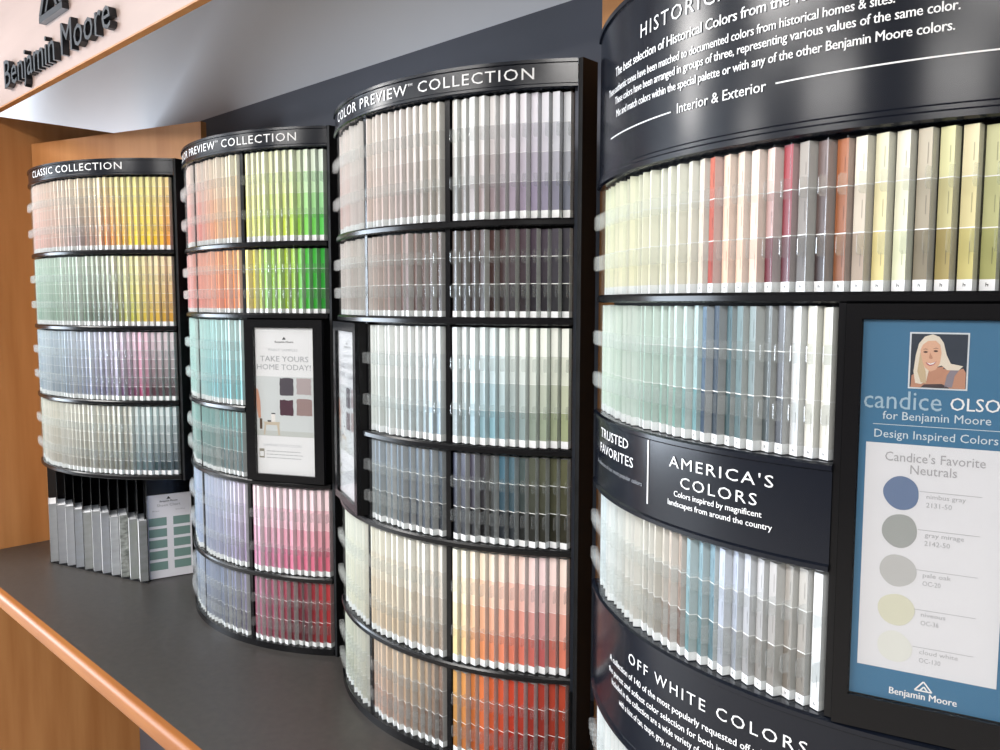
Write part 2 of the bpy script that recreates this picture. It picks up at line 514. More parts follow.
def strip_vfc(h, nb, top, bot, line, rnd, marks=False, SW=SW):
    """one stack of colour cards: printed face towards -y, white paper edges at the sides"""
    v, f, c = [], [], []
    x0, x1, y0, y1 = -SW / 2, SW / 2, -SD / 2, SD / 2
    lab = min(0.012, h * 0.07)
    zs = [(0.0, lab, (0.86, 0.87, 0.88))]
    for b in range(nb):
        z_a = lab + (h - lab) * b / nb
        z_b = lab + (h - lab) * (b + 1) / nb
        t = 1 - (b / (nb - 1))
        t = t ** 0.9
        col = mixc(top, bot, t)
        lw = 0.0011 * line
        if b:
            zs.append((z_a, z_a + lw, (0.88, 0.88, 0.87)))
            zs.append((z_a + lw, z_b, col))
        else:
            zs.append((z_a, z_b, col))
    pw_ = rnd.uniform(0.30, 0.58)
    side = mixc(mixc(top, bot, 0.55), PAPER, 0.42)
    for za, zb, col in zs:
        k = len(v)
        v += [(x0, y0, za), (x1, y0, za), (x1, y0, zb), (x0, y0, zb)]
        f.append((k, k + 1, k + 2, k + 3))
        c.append(col)
        sc = mixc(col, PAPER, pw_)
        k = len(v)
        v += [(x1, y0, za), (x1, y1, za), (x1, y1, zb), (x1, y0, zb), (x0, y1, za), (x0, y0, za), (x0, y0, zb), (x0, y1, zb)]
        f += [(k, k + 1, k + 2, k + 3), (k + 4, k + 5, k + 6, k + 7)]
        c += [sc, sc]
    k = len(v)
    v += [(x0, y0, h), (x1, y0, h), (x1, y1, h), (x0, y1, h), (x0, y0, 0), (x1, y0, 0), (x1, y1, 0), (x0, y1, 0), ]
    f += [(k, k + 1, k + 2, k + 3), (k + 7, k + 6, k + 5, k + 4), (k + 2, k + 6, k + 7, k + 3)]
    c += [PAPER, PAPER, side]
    if marks:
        e = y0 - 0.0002
        for b in range(nb):
            za = lab + (h - lab) * (b + 0.30) / nb
            ln = (h - lab) / nb * rnd.uniform(0.25, 0.45)
            mx = x1 - 0.0040
            t = (1 - b / (nb - 1)) ** 0.9
            col = mixc(mixc(top, bot, t), (0.05, 0.05, 0.05), 0.5)
            k = len(v)
            v += [(mx, e, za), (mx + 0.0007, e, za), (mx + 0.0007, e, za + ln), (mx, e, za + ln)]
            f.append((k, k + 1, k + 2, k + 3))
            c.append(col)
        for (ax, az, bx, bz) in ((-0.0012, 0.0040, -0.0006, 0.0075), (-0.0006, 0.0055, 0.0012, 0.0061), (0.0004, 0.0040, 0.0011, 0.0055)):
            k = len(v)
            v += [(ax, e, az), (bx, e, az), (bx, e, bz), (ax, e, bz)]
            f.append((k, k + 1, k + 2, k + 3))
            c.append((0.05, 0.05, 0.05))
    return v, f, c


def set_col(me, cols):
    at = me.color_attributes.new('Col', 'FLOAT_COLOR', 'CORNER')
    data = []
    for p, col in zip(me.polygons, cols):
        data += [col[0], col[1], col[2], 1.0] * p.loop_total
    at.data.foreach_set('color', data)


def color_name(c):
    s = [(x * 12.92 if x <= 0.0031308 else 1.055 * x ** (1 / 2.4) - 0.055) for x in c]
    r, g, b = s
    mx, mn = max(s), min(s)
    d_ = mx - mn
    sat = d_ / mx if mx else 0
    if sat < 0.10:
        base = 'white' if mx > 0.86 else 'light grey' if mx > 0.68 else 'grey' if mx > 0.42 else 'charcoal'
        return base
    if mx == r:
        h = ((g - b) / d_) % 6
    elif mx == g:
        h = (b - r) / d_ + 2
    else:
        h = (r - g) / d_ + 4
    h *= 60
    if h < 18 or h >= 345:
        n = 'red' if sat > 0.55 else 'pink' if mx > 0.7 else 'brown' if mx < 0.5 else 'rose'
    elif h < 42:
        n = 'orange' if sat > 0.55 and mx > 0.6 else 'brown' if mx < 0.6 else 'beige'
    elif h < 68:
        n = 'yellow' if sat > 0.45 and mx > 0.7 else 'cream' if mx > 0.8 else 'olive'
    elif h < 165:
        n = 'green'
    elif h < 200:
        n = 'teal'
    elif h < 255:
        n = 'blue'
    elif h < 300:
        n = 'purple'
    else:
        n = 'pink' if mx > 0.7 else 'plum'
    pre = 'pale ' if mx > 0.78 and sat < 0.3 else 'dark ' if mx < 0.42 else ''
    if n in ('cream', 'beige'):
        pre = ''
    return pre + n


def ordinal(n):
    if 10 <= n % 100 <= 20:
        return '%dth' % n
    return '%d%s' % (n, {1: 'st', 2: 'nd', 3: 'rd'}.get(n % 10, 'th'))


STUFF = ([], [], [])       # verts, faces, colours of the strips past the 300 largest
_DIV = {}


def divider_vf(h):
    """clear slot divider: upright sheet with two rounded lugs that stick out in front of the cards"""
    t = 0.0005
    vs, fs, mi = [], [], []

    def slab(prof, m):
        k, o = len(prof), len(vs)
        vs.extend([(-t, y, z) for y, z in prof] + [(t, y, z) for y, z in prof])
        fs.extend([tuple(o + i for i in range(k - 1, -1, -1)), tuple(o + i for i in range(k, 2 * k))]
                  + [(o + i, o + (i + 1) % k, o + k + (i + 1) % k, o + k + i) for i in range(k)])
        mi.extend([m] * (k + 2))
    slab([(0.0075, 0.0), (-0.0080, 0.0), (-0.0080, h), (0.0075, h)], 0)
    for zc in (0.30, 0.69):
        za, zb = h * zc - 0.0105, h * zc + 0.0105
        slab([(-0.0080, za), (-0.0165, za), (-0.0190, za + 0.0025), (-0.0190, zb - 0.0025), (-0.0165, zb), (-0.0080, zb)], 1)
    return vs, fs, mi


def divider_mesh(h):
    key = round(h, 4)
    if key not in _DIV:
        vs, fs, mi = divider_vf(h)
        me = bpy.data.meshes.new('slot_divider')
        me.from_pydata(vs, [], fs)
        me.materials.append(M_CLEAR)
        me.materials.append(M_LUG)
        me.polygons.foreach_set('material_index', mi)
        me.update()
        _DIV[key] = me
    return _DIV[key]


def place(v, cx, cy, ang, r, z, extra=0.0):
    """strip-local to world: rack angle ang, face turned TILT to the left"""
    a = ang - TILT + extra
    ca, sa = math.cos(a), math.sin(a)
    ox, oy = cx + r * math.sin(ang), cy - r * math.cos(ang)
    return [(ox + x * ca - y * sa, oy + x * sa + y * ca, z + zz) for x, y, zz in v]


RACK_NAME = {'B': 'third-nearest rack', 'C': 'second-nearest rack', 'D': 'nearest rack'}


def fill_row(root, key, cx, cy, R, a0, a1, pitch, z0, z1, nb, line, st, individual, where=None, group=None,
             div_ind=False, stuff_div=None, seed=0, marks=False, jitter=0.02):
    """stand a row of strips and dividers on a shelf between angles a0 and a1"""
    n = int(round((a1 - a0) / pitch))
    p = (a1 - a0) / n
    rnd = random.Random(seed)
    h = z1 - z0 - 0.0025
    r = R - 0.0105
    SW = p * math.pi / 180 * r * 0.715
    for i in range(n):
        a = a0 + p * (i + 0.5)
        top, bot = pal_at(st, a)
        j = 1 + rnd.uniform(-jitter, jitter) * 2
        top = tuple(min(0.92, x * j) for x in top)
        j = 1 + rnd.uniform(-jitter, jitter) * 5
        bot = tuple(min(0.92, x * j) for x in bot)
        hh = h - rnd.uniform(0, 0.0015)
        rr = r + rnd.uniform(-0.0042, 0.0014)
        tw = R_(rnd.uniform(-3.0, 3.0))
        ang = R_(a)
        v, f, c = strip_vfc(hh, nb, top, bot, line, rnd, marks, SW)
        if individual:
            me = bpy.data.meshes.new('paint_strip')
            me.from_pydata(v, [], f)
            me.materials.append(M_CARD)
            set_col(me, c)
            o = bpy.data.objects.new('paint_strip', me)
            COL.objects.link(o)
            o.location = (cx + rr * math.sin(ang), cy - rr * math.cos(ang), Z0 + z0)
            o.rotation_euler = (0, 0, ang - TILT + tw)
            nm = color_name(mixc(top, bot, 0.6))
            tag(o, '%s paint strip, %s from left, %s' % (nm, ordinal(i + 1), where), 'paint strip', group)
        else:
            k = len(STUFF[0])
            STUFF[0].extend(place(v, cx, cy, ang, rr, Z0 + z0, tw))
            STUFF[1].extend(tuple(k + q for q in ff) for ff in f)
            STUFF[2].extend(c)
        # divider at the right-hand side of the strip, parallel to it
        gap = p * math.pi / 180 * r
        off = (SW / 2 + (gap * math.cos(TILT) - SW) / 2)
        dx = off
        if div_ind:
            o = bpy.data.objects.new('slot_divider', divider_mesh(h))
            COL.objects.link(o)
            o.parent = root
            aa = ang - TILT
            o.location = (r * math.sin(ang) + dx * math.cos(aa), -r * math.cos(ang) + dx * math.sin(aa), z0)
            o.rotation_euler = (0, 0, aa)
        elif stuff_div is not None:
            dv, df, mi = divider_vf(h)
            k = len(stuff_div[0])
            stuff_div[0].extend(place([(x + dx, y, z) for x, y, z in dv], 0, 0, ang, r, z0))
            stuff_div[1].extend(tuple(k + q for q in ff) for ff in df)
            stuff_div[2].extend(mi)


def shelf_profile(R, zm, t=0.012):
    lo, hi = zm - t / 2, zm + t / 2
    return [(R - 0.0215, lo), (R + 0.001, lo), (R + 0.004, lo + 0.002), (R + 0.004, hi - 0.003), (R + 0.002, hi), (R - 0.0215, hi - 0.001)]


def header_profile(R, z0, z1):
    return [(R - 0.02, z0), (R + 0.003, z0), (R + 0.006, z0 + 0.002), (R + 0.006, z0 + 0.006), (R + 0.003, z0 + 0.008),
            (R + 0.003, z1 - 0.006), (R + 0.006, z1 - 0.005), (R + 0.006, z1), (R - 0.02, z1)]


def chord_poly(R, a0, a1, depth, grow=0.0):
    n = 40
    pts = [cyl(R + grow, R_(a0 + (a1 - a0) * i / n), 0)[:2] for i in range(n + 1)]
    am = R_((a0 + a1) / 2)
    bx, by = -math.sin(am) * depth, math.cos(am) * depth
    e, s = pts[-1], pts[0]
    return pts + [(e[0] + bx, e[1] + by), (s[0] + bx, s[1] + by)]


def side_panel(root, R, a, mid, depth, z0, z1):
    x, y, _ = cyl(R - 0.001, R_(a), 0)
    am = R_(mid)
    sx, sy = math.cos(am), math.sin(am)
    sgn = 1 if a > mid else -1
    bx, by = -math.sin(am) * depth, math.cos(am) * depth
    w = 0.008 * sgn
    poly = [(x, y), (x + sx * w, y + sy * w), (x + sx * w + bx, y + sy * w + by), (x + bx, y + by)]
    if sgn < 0:
        poly.reverse()
    return prism('side_panel', poly, z0, z1, M_BLACKM, root)


def rack_shell(root, R, a0, a1, shelves, z_head, z_top, depth, floor_z=0.0, posts=(), gap=None):
    mid = (a0 + a1) / 2
    lowest = min(shelves)
    for z in shelves:
        if z == lowest and floor_z == 0.0:
            prism('base_board', chord_poly(R, a0, a1, depth - 0.002, 0.004), ZC, z + 0.007, M_BLACK, root)
        else:
            s0, s1 = a0 + 0.1, a1 - 0.1
            if gap and abs(z - gap[0]) < 0.001:      # the framed bay has no shelf across it
                s0, s1 = (gap[2], s1) if gap[1] < 0 else (s0, gap[1])
            sweep('shelf', shelf_profile(R, z), s0, s1, M_BLACK, root)
    hd = sweep('header', header_profile(R, z_head, z_top), a0 - 0.9, a1 + 0.3, M_NAVY, root)
    prism('top_board', chord_poly(R, a0 - 0.9, a1 + 0.3, depth, -0.021), z_top - 0.012, z_top - 0.002, M_BLACK, root)
    sweep('back_panel', [(R - 0.028, lowest), (R - 0.022, lowest), (R - 0.022, z_top - 0.014), (R - 0.028, z_top - 0.014)], a0 + 0.2, a1 - 0.2, M_BLACKM, root, step=2)
    side_panel(root, R + 0.006, a1 + 0.4, mid, depth, ZC if floor_z == 0.0 else lowest - 0.007, z_top)
    for z0, z1, a in posts:
        sweep('bay_post', [(R - 0.0215, z0), (R - 0.007, z0), (R - 0.007, z1), (R - 0.0215, z1)], a - 0.5, a + 0.6, M_BLACK, root, step=0.5)
    return hd


R0 = 0.507
TITLE = mat('header_print', 'f2f2f2', 0.45)

# ---- far rack: one wide bay, four rows, booklets underneath
CA = (-2.575, 1.297)
rA = tag(empty('paint_chip_rack', (CA[0], CA[1], Z0)), 'farthest curved black paint chip rack, Classic header, booklets under it', 'display rack', 'curved paint chip racks')
A0, A1 = -19.0, 53.0
sA = [0.955, 0.751, 0.549, 0.345]
hd = rack_shell(rA, R0, A0, A1, sA, 1.156, 1.200, 0.06, floor_z=1.0)
text_on_arc('lettering', [('CLASSIC COLLECTION', -4.2, 38.3, 1.1715, 0.0185, 1.12, 0.0)], R0 + 0.0040, TITLE, hd)
div = ([], [], [])
zt = 1.156
for i, z in enumerate(sA):
    fill_row(rA, 'A', CA[0], CA[1], R0, A0 + 0.6, A1 - 0.6, 1.95, z + 0.007, zt, 7, 0.9, stops('A%d' % (i + 1)), False, stuff_div=div, seed=i)
    zt = z - 0.007
tag(mesh_obj('slot_dividers', div[0], div[1], M_CLEAR, rA, 'open', [M_CLEAR, M_LUG], div[2]), kind='stuff')
# flat black stand behind it, down to the counter
am = R_(17.0)
t_, n_ = (math.cos(am), math.sin(am)), (-math.sin(am), math.cos(am))
cc = (math.sin(am) * R0 * math.cos(R_(36)), -math.cos(am) * R0 * math.cos(R_(36)))
q = [(cc[0] + t_[0] * s + n_[0] * e, cc[1] + t_[1] * s + n_[1] * e) for s, e in ((-0.27, 0.128), (0.27, 0.128), (0.27, 0.136), (-0.27, 0.136))]
prism('stand_board', q, ZC, 1.15, M_BLACKM, rA)
q = [(cc[0] + t_[0] * s + n_[0] * e, cc[1] + t_[1] * s + n_[1] * e) for s, e in ((-0.20, 0.05), (0.20, 0.05), (0.20, 0.127), (-0.20, 0.127))]
prism('stand_bracket', q, 0.40, 1.10, M_BLACKM, rA)

# ---- two preview racks: three bays, six rows of alternating height
BAYS = {'L': (-33.4, -11.5), 'M': (-10.3, 13.3), 'R': (15.0, 38.9)}
sBC = [0.950, 0.791, 0.578, 0.411, 0.195, 0.030]
ROWN = ['top row', 'second row', 'third row', 'fourth row', 'fifth row', 'bottom row']
BAYN = {'L': 'left bay', 'M': 'middle bay', 'R': 'right bay'}
for u, (cx, cy), skip in (('B', (-1.8526, 1.4344), 'R'), ('C', (-1.1545, 1.4239), 'L')):
    lab = {'B': 'curved black paint chip rack with green and red strips, second from left end',
           'C': 'tall curved black paint chip rack with orange bottom row, second from the right'}[u]
    root = tag(empty('paint_chip_rack', (cx, cy, Z0)), lab, 'display rack', 'curved paint chip racks')
    posts = []
    for a in (-10.9, 14.15):
        posts += [(0.03, 1.155, a)]
    hd = rack_shell(root, R0, -33.6, 39.2, sBC, 1.156, 1.200, 0.040, posts=posts, gap=(0.578, -34.0, -11.4) if skip == 'L' else (0.578, 14.6, 40.0))
    text_on_arc('lettering', [('COLOR PREVIEW', -25.5, 5.4, 1.1705, 0.0175, 1.12, 0.0), ('COLLECTION', 8.2, 31.8, 1.1705, 0.0175, 1.12, 0.0),
                              ('TM', 5.6, 6.8, 1.1840, 0.004, 1.0, 0.0)], R0 + 0.0040, TITLE, hd)
    div = ([], [], [])
    for bay, (b0, b1) in BAYS.items():
        zt = 1.156
        for i, z in enumerate(sBC):
            if not (bay == skip and i in (2, 3)):
                key = '%s%d%s' % (u, i + 1, bay)
                if key not in PAL:
                    key = '%s%d%s' % (u, i + 1, 'L' if u == 'B' else 'M')
                ind = (u == 'C' and bay in 'MR') or (u == 'B' and bay == 'R')
                where = '%s, %s, %s' % (ROWN[i], BAYN[bay], RACK_NAME[u])
                fill_row(root, key, cx, cy, R0, b0, b1, 1.92, z + 0.007, zt, 3 if i % 2 else 4, 1.0 if i % 2 else 0.55, stops(key), ind,
                         where, 'paint strips standing in the rack slots', div_ind=ind, stuff_div=div, seed=i * 7 + ord(bay) + ord(u))
            zt = z - 0.007
    tag(mesh_obj('slot_dividers', div[0], div[1], M_CLEAR, root, 'open', [M_CLEAR, M_LUG], div[2]), kind='stuff')
    # black poster frame filling one bay over the third and fourth rows
    b0, b1 = (-33.4, -11.5) if skip == 'L' else (15.7, 38.3)
    fc = R_((b0 + b1) / 2)
    hw = R0 * math.sin(R_((b1 - b0) / 2)) - 0.001
    fr = empty('poster_frame', cyl(R0 - 0.003, fc, 0), fc)
    fr.parent = root
    zb, zt = 0.4185, 0.7835
    pw = 0.0755
    box('frame_back', (-hw, hw, 0.0, 0.03, zb, zt), M_BLACKM, fr)
    for nme, b in (('frame_rail', (-hw, hw, -0.008, 0.0, zb, 0.434)), ('frame_rail', (-hw, hw, -0.008, 0.0, 0.7655, zt)),
                   ('frame_stile', (-hw, -pw, -0.008, 0.0, 0.434, 0.7655)), ('frame_stile', (pw, hw, -0.008, 0.0, 0.434, 0.7655))):
        box(nme, b, M_BLACK, fr)
    box('pane', (-pw, pw, -0.0052, -0.0040, 0.434, 0.7655), M_PANE, fr)
    # the poster behind the pane
    wx, wy, _ = cyl(R0 - 0.003, fc, 0)
    po = tag(empty('poster', (cx + wx, cy + wy, Z0 + 0.434), fc),
             'white take-home poster with four paint swatches, facing the camera in the third-nearest rack' if u == 'B' else
             'white take-home poster seen edge-on at the left of the second-nearest rack', 'poster', 'take-home posters')
    z = lambda t: t - 0.434
    box('sheet', (-pw + 0.001, pw - 0.001, -0.0010, -0.0001, 0.0, 0.331), M_PAPER, po)
    sh = 0.0045
    Flat().rect(-pw + 0.001, pw - 0.001, z(0.5213), z(0.656), -0.0013).build('photo_print', mat('pale_room_print', 'd3d9da', 0.5), po)
    Flat().rect(-pw + 0.001, pw - 0.001, z(0.5213), z(0.5330), -0.0015).build('photo_floor', mat('pale_floor_print', 'c6cbc8', 0.5), po)
    g1 = mat('light_grey_print', 'a9adb2', 0.5)
    g2 = mat('dark_print', '3a3c42', 0.5)
    Flat().text('TAKE YOURS', -0.0620, 0.0605, z(0.6900), 0.0120, -0.0014, 1.0).text('HOME TODAY!', -0.0705, 0.0660, z(0.6715), 0.0120, -0.0014).build('headline', g1, po)
    Flat().text('PAINT SAMPLES', -0.040, 0.034, z(0.7130), 0.0055, -0.0014).text('SAMPLING YOUR COLORS', -0.058, 0.040, z(0.4975), 0.0052, -0.0014).build('subheading', mat('faint_print', 'c3c8cc', 0.5), po)
    Flat().text('Benjamin Moore', -0.0235, 0.0235, z(0.7320), 0.0042, -0.0014, 1.0, 0.012).poly([(-0.005, z(0.739)), (0.005, z(0.739)), (0.0, z(0.7455))], -0.0014).build('logo_print', g2, po)
    for n_s, (x0, z0_, x1, z1_, col) in enumerate(((-0.0130, 0.6140, 0.0215, 0.6530, '4c4650'), (0.0295, 0.6175, 0.0660, 0.6540, 'b3a7a8'),
                                                   (-0.0140, 0.5690, 0.0205, 0.6040, '4d2b3b'), (0.0290, 0.5700, 0.0675, 0.6070, '9c8583'))):
        rnd = random.Random(n_s)
        pts = []
        for (ax, az), (bx, bz) in (((x0, z0_), (x1, z0_)), ((x1, z0_), (x1, z1_)), ((x1, z1_), (x0, z1_)), ((x0, z1_), (x0, z0_))):
            for s in range(6):
                t = s / 6
                pts.append((ax + (bx - ax) * t + rnd.uniform(-0.0008, 0.0008), z(az + (bz - az) * t + rnd.uniform(-0.0010, 0.0010))))
        Flat().poly(pts, -0.0015).build('swatch', mat('swatch_' + col, col, 0.5), po)
    Flat().poly([(-0.0740, z(0.628)), (-0.0690, z(0.626)), (-0.0640, z(0.600)), (-0.0630, z(0.562)), (-0.0690, z(0.560)), (-0.0735, z(0.585))], -0.0016).build('arm_print', mat('skin_print', 'd09a82', 0.5), po)
    Flat().rect(-0.0665, -0.0600, z(0.536), z(0.560), -0.0017).build('brush_print', mat('brush_print', '5a4634', 0.5), po)
    Flat().poly([(-0.0560, z(0.553)), (-0.0140, z(0.553)), (-0.0160, z(0.548)), (-0.0150, z(0.523)), (-0.0190, z(0.523)), (-0.0220, z(0.546)),
                 (-0.0500, z(0.546)), (-0.0530, z(0.523)), (-0.0570, z(0.523)), (-0.0540, z(0.547))], -0.0016).build('stool_print', mat('stool_print', 'c9bda9', 0.5), po)
    Flat().rect(-0.0360, -0.0260, z(0.553), z(0.571), -0.0016).build('can_print', mat('can_print', 'eceae6', 0.5), po)
    Flat().rect(-0.0360, -0.0255, z(0.571), z(0.5735), -0.0016).rect(-0.0460, -0.0370, z(0.553), z(0.5565), -0.0016).build('can_rim_print', g2, po)
    Flat().rect(-0.0690, -0.0560, z(0.470), z(0.491), -0.0014).build('jar_print', mat('jar_print', '8f8b80', 0.5), po)
    Flat().rect(-0.0675, -0.0575, z(0.4735), z(0.485), -0.0016).build('jar_label_print', M_PAPER, po)
    fl = Flat()
    for kk, (xa, xb, zz) in enumerate(((-0.050, 0.036, 0.4855), (-0.050, 0.042, 0.4780), (-0.050, 0.038, 0.4705))):
        x = xa
        rnd = random.Random(kk)
        while x < xb:
            w = rnd.uniform(0.004, 0.012)
            fl.rect(x, min(x + w, xb), z(zz), z(zz) + 0.0017, -0.0014)
            x += w + 0.0018
    fl.build('small_print', mat('small_print', 'b2b6ba', 0.5), po)

# ---- near rack: tall text header, sign bands, framed poster
CD = (-0.3769, 1.3330)
rD = tag(empty('paint_chip_rack', (CD[0], CD[1], Z0)), 'nearest curved black paint chip rack with tall lettered header and blue framed poster', 'display rack', 'curved paint chip racks')
D0, D1 = -50.0, 50.0
sD = [0.8305, 0.6605, 0.547, 0.394, 0.227, 0.025]
mid = 0.0
hd = sweep('header', [(R0 - 0.02, 0.989), (R0 + 0.002, 0.989), (R0 + 0.006, 0.991), (R0 + 0.006, 0.997), (R0 + 0.004, 0.999), (R0 + 0.004, 1.003), (R0 + 0.002, 1.005),
                      (R0 + 0.002, 1.203), (R0 + 0.005, 1.204), (R0 + 0.005, 1.210), (R0 - 0.02, 1.210)], D0 - 0.6, D1 + 0.6, M_NAVY, rD)
prism('top_board', chord_poly(R0, D0 - 0.6, D1 + 0.6, 0.05, -0.021), 1.196, 1.208, M_BLACK, rD)
sweep('back_panel', [(R0 - 0.028, 0.03), (R0 - 0.022, 0.03), (R0 - 0.022, 1.195), (R0 - 0.028, 1.195)], D0 + 0.2, D1 - 0.2, M_BLACKM, rD, step=2)
side_panel(rD, R0, D1, 0.0, 0.05, ZC, 1.195)
sweep('shelf', shelf_profile(R0, 0.8275, 0.011), D0 + 0.1, D1 - 0.1, M_BLACK, rD)
prism('base_board', chord_poly(R0, D0, D1, 0.048, 0.004), ZC, 0.03, M_BLACK, rD)


def band(z0, z1, a0, a1):
    return sweep('sign_band', [(R0 - 0.0215, z0), (R0 + 0.003, z0), (R0 + 0.007, z0 + 0.002), (R0 + 0.007, z0 + 0.007), (R0 + 0.004, z0 + 0.009),
                               (R0 + 0.004, z1 - 0.009), (R0 + 0.007, z1 - 0.007), (R0 + 0.007, z1 - 0.002), (R0 + 0.003, z1), (R0 - 0.0215, z1)], a0, a1, M_NAVY, rD)


bd1 = band(0.547, 0.6605, D0 + 0.1, 5.2)
bd2 = band(0.227, 0.394, D0 + 0.1, D1 - 0.1)
for z0, z1, a in ((0.395, 0.822, 5.6), (0.395, 0.822, 25.2), (0.03, 0.226, 5.6), (0.03, 0.226, 25.2)):
    sweep('bay_post', [(R0 - 0.0215, z0), (R0 + 0.002, z0), (R0 + 0.002, z1), (R0 - 0.0215, z1)], a - 0.4, a + 0.4, M_BLACK, rD, step=0.5)
for z in (0.6605, 0.547):
    sweep('shelf', shelf_profile(R0, z), 25.7, D1 - 0.1, M_BLACK, rD)
text_on_arc('lettering', [
    ('HISTORICAL COLORS', -27.2, 7.2, 1.1490, 0.0165, 1.25, 0.0),
    ('The best selection of Historical Colors from the 18th and 19th centuries.', -36.2, 16.2, 1.1225, 0.0115, 0.95, 0.014),
    ('These authentic tones have been matched to documented colors from historical homes & sites.', -39.8, 9.7, 1.1020, 0.0095, 0.95, 0.014),
    ('These colors have been arranged in groups of three, representing various values of the same color.', -36.3, 15.8, 1.0865, 0.0095, 0.95, 0.014),
    ('Mix and match colors within the special palette or with any of the other Benjamin Moore colors.', -35.6, 15.4, 1.0690, 0.0095, 0.95, 0.014),
    ('Interior & Exterior', -18.2, -4.2, 1.0415, 0.0112, 1.0, 0.010)], R0 + 0.0030, TITLE, hd)
for a0, a1, z0, z1, par in ((-38.4, -19.5, 1.0445, 1.0460, hd), (-3.0, 20.5, 1.0465, 1.0480, hd)):
    sweep('rule_line', [(R0 + 0.0022, z0), (R0 + 0.0030, z0), (R0 + 0.0030, z1), (R0 + 0.0022, z1)], a0, a1, TITLE, par)
text_on_arc('lettering', [
    ('TRUSTED', -41.3, -28.6, 0.6305, 0.0130, 1.05, 0.004), ('FAVORITES', -41.6, -27.0, 0.6085, 0.0130, 1.05, 0.004),
    ], R0 + 0.0050, TITLE, bd1)
text_on_arc('lettering', [
    ("AMERICA'S", -18.1, -1.6, 0.6260, 0.0130, 1.2, 0.0), ('COLORS', -15.8, -3.7, 0.6035, 0.0130, 1.2, 0.0),
    ('Colors inspired by magnificent', -17.0, -3.0, 0.5915, 0.0068, 0.97, 0.008), ('landscapes from around the country', -18.2, -1.6, 0.5795, 0.0068, 0.97, 0.008)],
    R0 + 0.0050, TITLE, bd1)
text_on_arc('small_lettering', [('A collection of our most popular colors', -43.8, -24.4, 0.5895, 0.0058, 1.0, 0.0)], R0 + 0.0050, mat('small_sign_print', '8e9094', 0.45), bd1)
sweep('rule_line', [(R0 + 0.0042, 0.570), (R0 + 0.0050, 0.570), (R0 + 0.0050, 0.651), (R0 + 0.0042, 0.651)], -23.05, -22.80, TITLE, bd1, step=0.2)
text_on_arc('lettering', [
    ('OFF WHITE COLORS', -27.4, 3.6, 0.3470, 0.0140, 1.3, 0.0),
    ('A collection of 140 of the most popularly requested off whites,', -34.4, 0.6, 0.3250, 0.0085, 1.0, 0.008),
    ('the purest and softest color selection for both interior and exterior.', -34.8, 3.2, 0.3080, 0.0085, 1.0, 0.008),
    ('Included in the collection are a wide variety of whites', -33.4, -8.0, 0.2930, 0.0085, 1.0, 0.008),
    ('with a hint of tan, taupe, gray, or pastel.', -30.4, -13.6, 0.2760, 0.0085, 1.0, 0.008)], R0 + 0.0050, TITLE, bd2)
GD = 'paint strips standing in the rack slots'
RN = RACK_NAME['D']
fill_row(rD, 'D1', CD[0], CD[1], R0, D0 + 0.7, 25.1, 2.12, 0.8335, 0.988, 3, 1.0, stops('D1'), True, 'top row, ' + RN, GD, div_ind=True, seed=91, marks=True)
fill_row(rD, 'D2', CD[0], CD[1], R0, D0 + 0.7, 5.0, 1.85, 0.6615, 0.8215, 3, 1.0, stops('D2'), True, "row above America's band, " + RN, GD, div_ind=True, seed=92, marks=True)
fill_row(rD, 'D3', CD[0], CD[1], R0, D0 + 0.7, 5.0, 1.85, 0.395, 0.546, 3, 1.0, stops('D3'), True, 'row above Off White band, ' + RN, GD, div_ind=True, seed=93, marks=True)
fill_row(rD, 'D4', CD[0], CD[1], R0, D0 + 0.7, -31.5, 1.85, 0.031, 0.226, 3, 0.6, stops('D4'), True, 'row below Off White band, ' + RN, GD, div_ind=True, seed=94)
div = ([], [], [])
for key, a0, a1, z0, z1 in (('D4', -31.5, 5.0, 0.031, 0.226), ('D1', 25.1, 49.3, 0.8335, 0.988), ('D2', 25.8, 49.3, 0.668, 0.8215), ('D3', 25.8, 49.3, 0.395, 0.539), ('D4', 25.8, 49.3, 0.031, 0.226)):
    fill_row(rD, key, CD[0], CD[1], R0, a0, a1, 1.85, z0, z1, 3, 0.8, stops(key), False, stuff_div=div, seed=95)
tag(mesh_obj('slot_dividers', div[0], div[1], M_CLEAR, rD, 'open', [M_CLEAR, M_LUG], div[2]), kind='stuff')

# frame, pane and poster of the near rack
fc = R_(15.4)
fr = empty('poster_frame', cyl(0.504, fc, 0), fc)
fr.parent = rD
zb, zt = 0.3955, 0.8215
hw, pw = 0.0820, 0.0675
box('frame_back', (-hw, hw, 0.0, 0.03, zb, zt), M_BLACKM, fr)
for nme, b in (('frame_rail', (-hw, hw, -0.007, 0.0, zb, 0.428)), ('frame_rail', (-hw, hw, -0.007, 0.0, 0.8070, zt)),
               ('frame_stile', (-hw, -pw, -0.007, 0.0, 0.428, 0.8070)), ('frame_stile', (pw, hw, -0.007, 0.0, 0.428, 0.8070))):
    box(nme, b, M_BLACK, fr)
box('pane', (-pw, pw, -0.0052, -0.0044, 0.428, 0.8070), M_PANE, fr)
wx, wy, _ = cyl(0.504, fc, 0)
po = tag(empty('poster', (CD[0] + wx, CD[1] + wy, Z0 + 0.429), fc), 'blue framed poster with portrait and five round neutral swatches in the nearest rack', 'poster')
S = 0.0107
z = lambda t: t - 0.429
M_BLUE = mat('poster_blue', '41769a', 0.45)
box('sheet', (-pw + 0.001, pw - 0.001, -0.0010, -0.0001, 0.0, 0.377), M_BLUE, po)
Flat().rect(-0.0600, 0.0607, z(0.4600), z(0.6860), -0.0013).build('card_print', mat('poster_card', 'e3e4e8', 0.5), po)
Flat().text('candice', -0.0635, 0.0040, z(0.7200), 0.0175, -0.0013, 1.0, -0.012).build('name_lettering', mat('pale_blue_print', 'a9c3d3', 0.5), po)
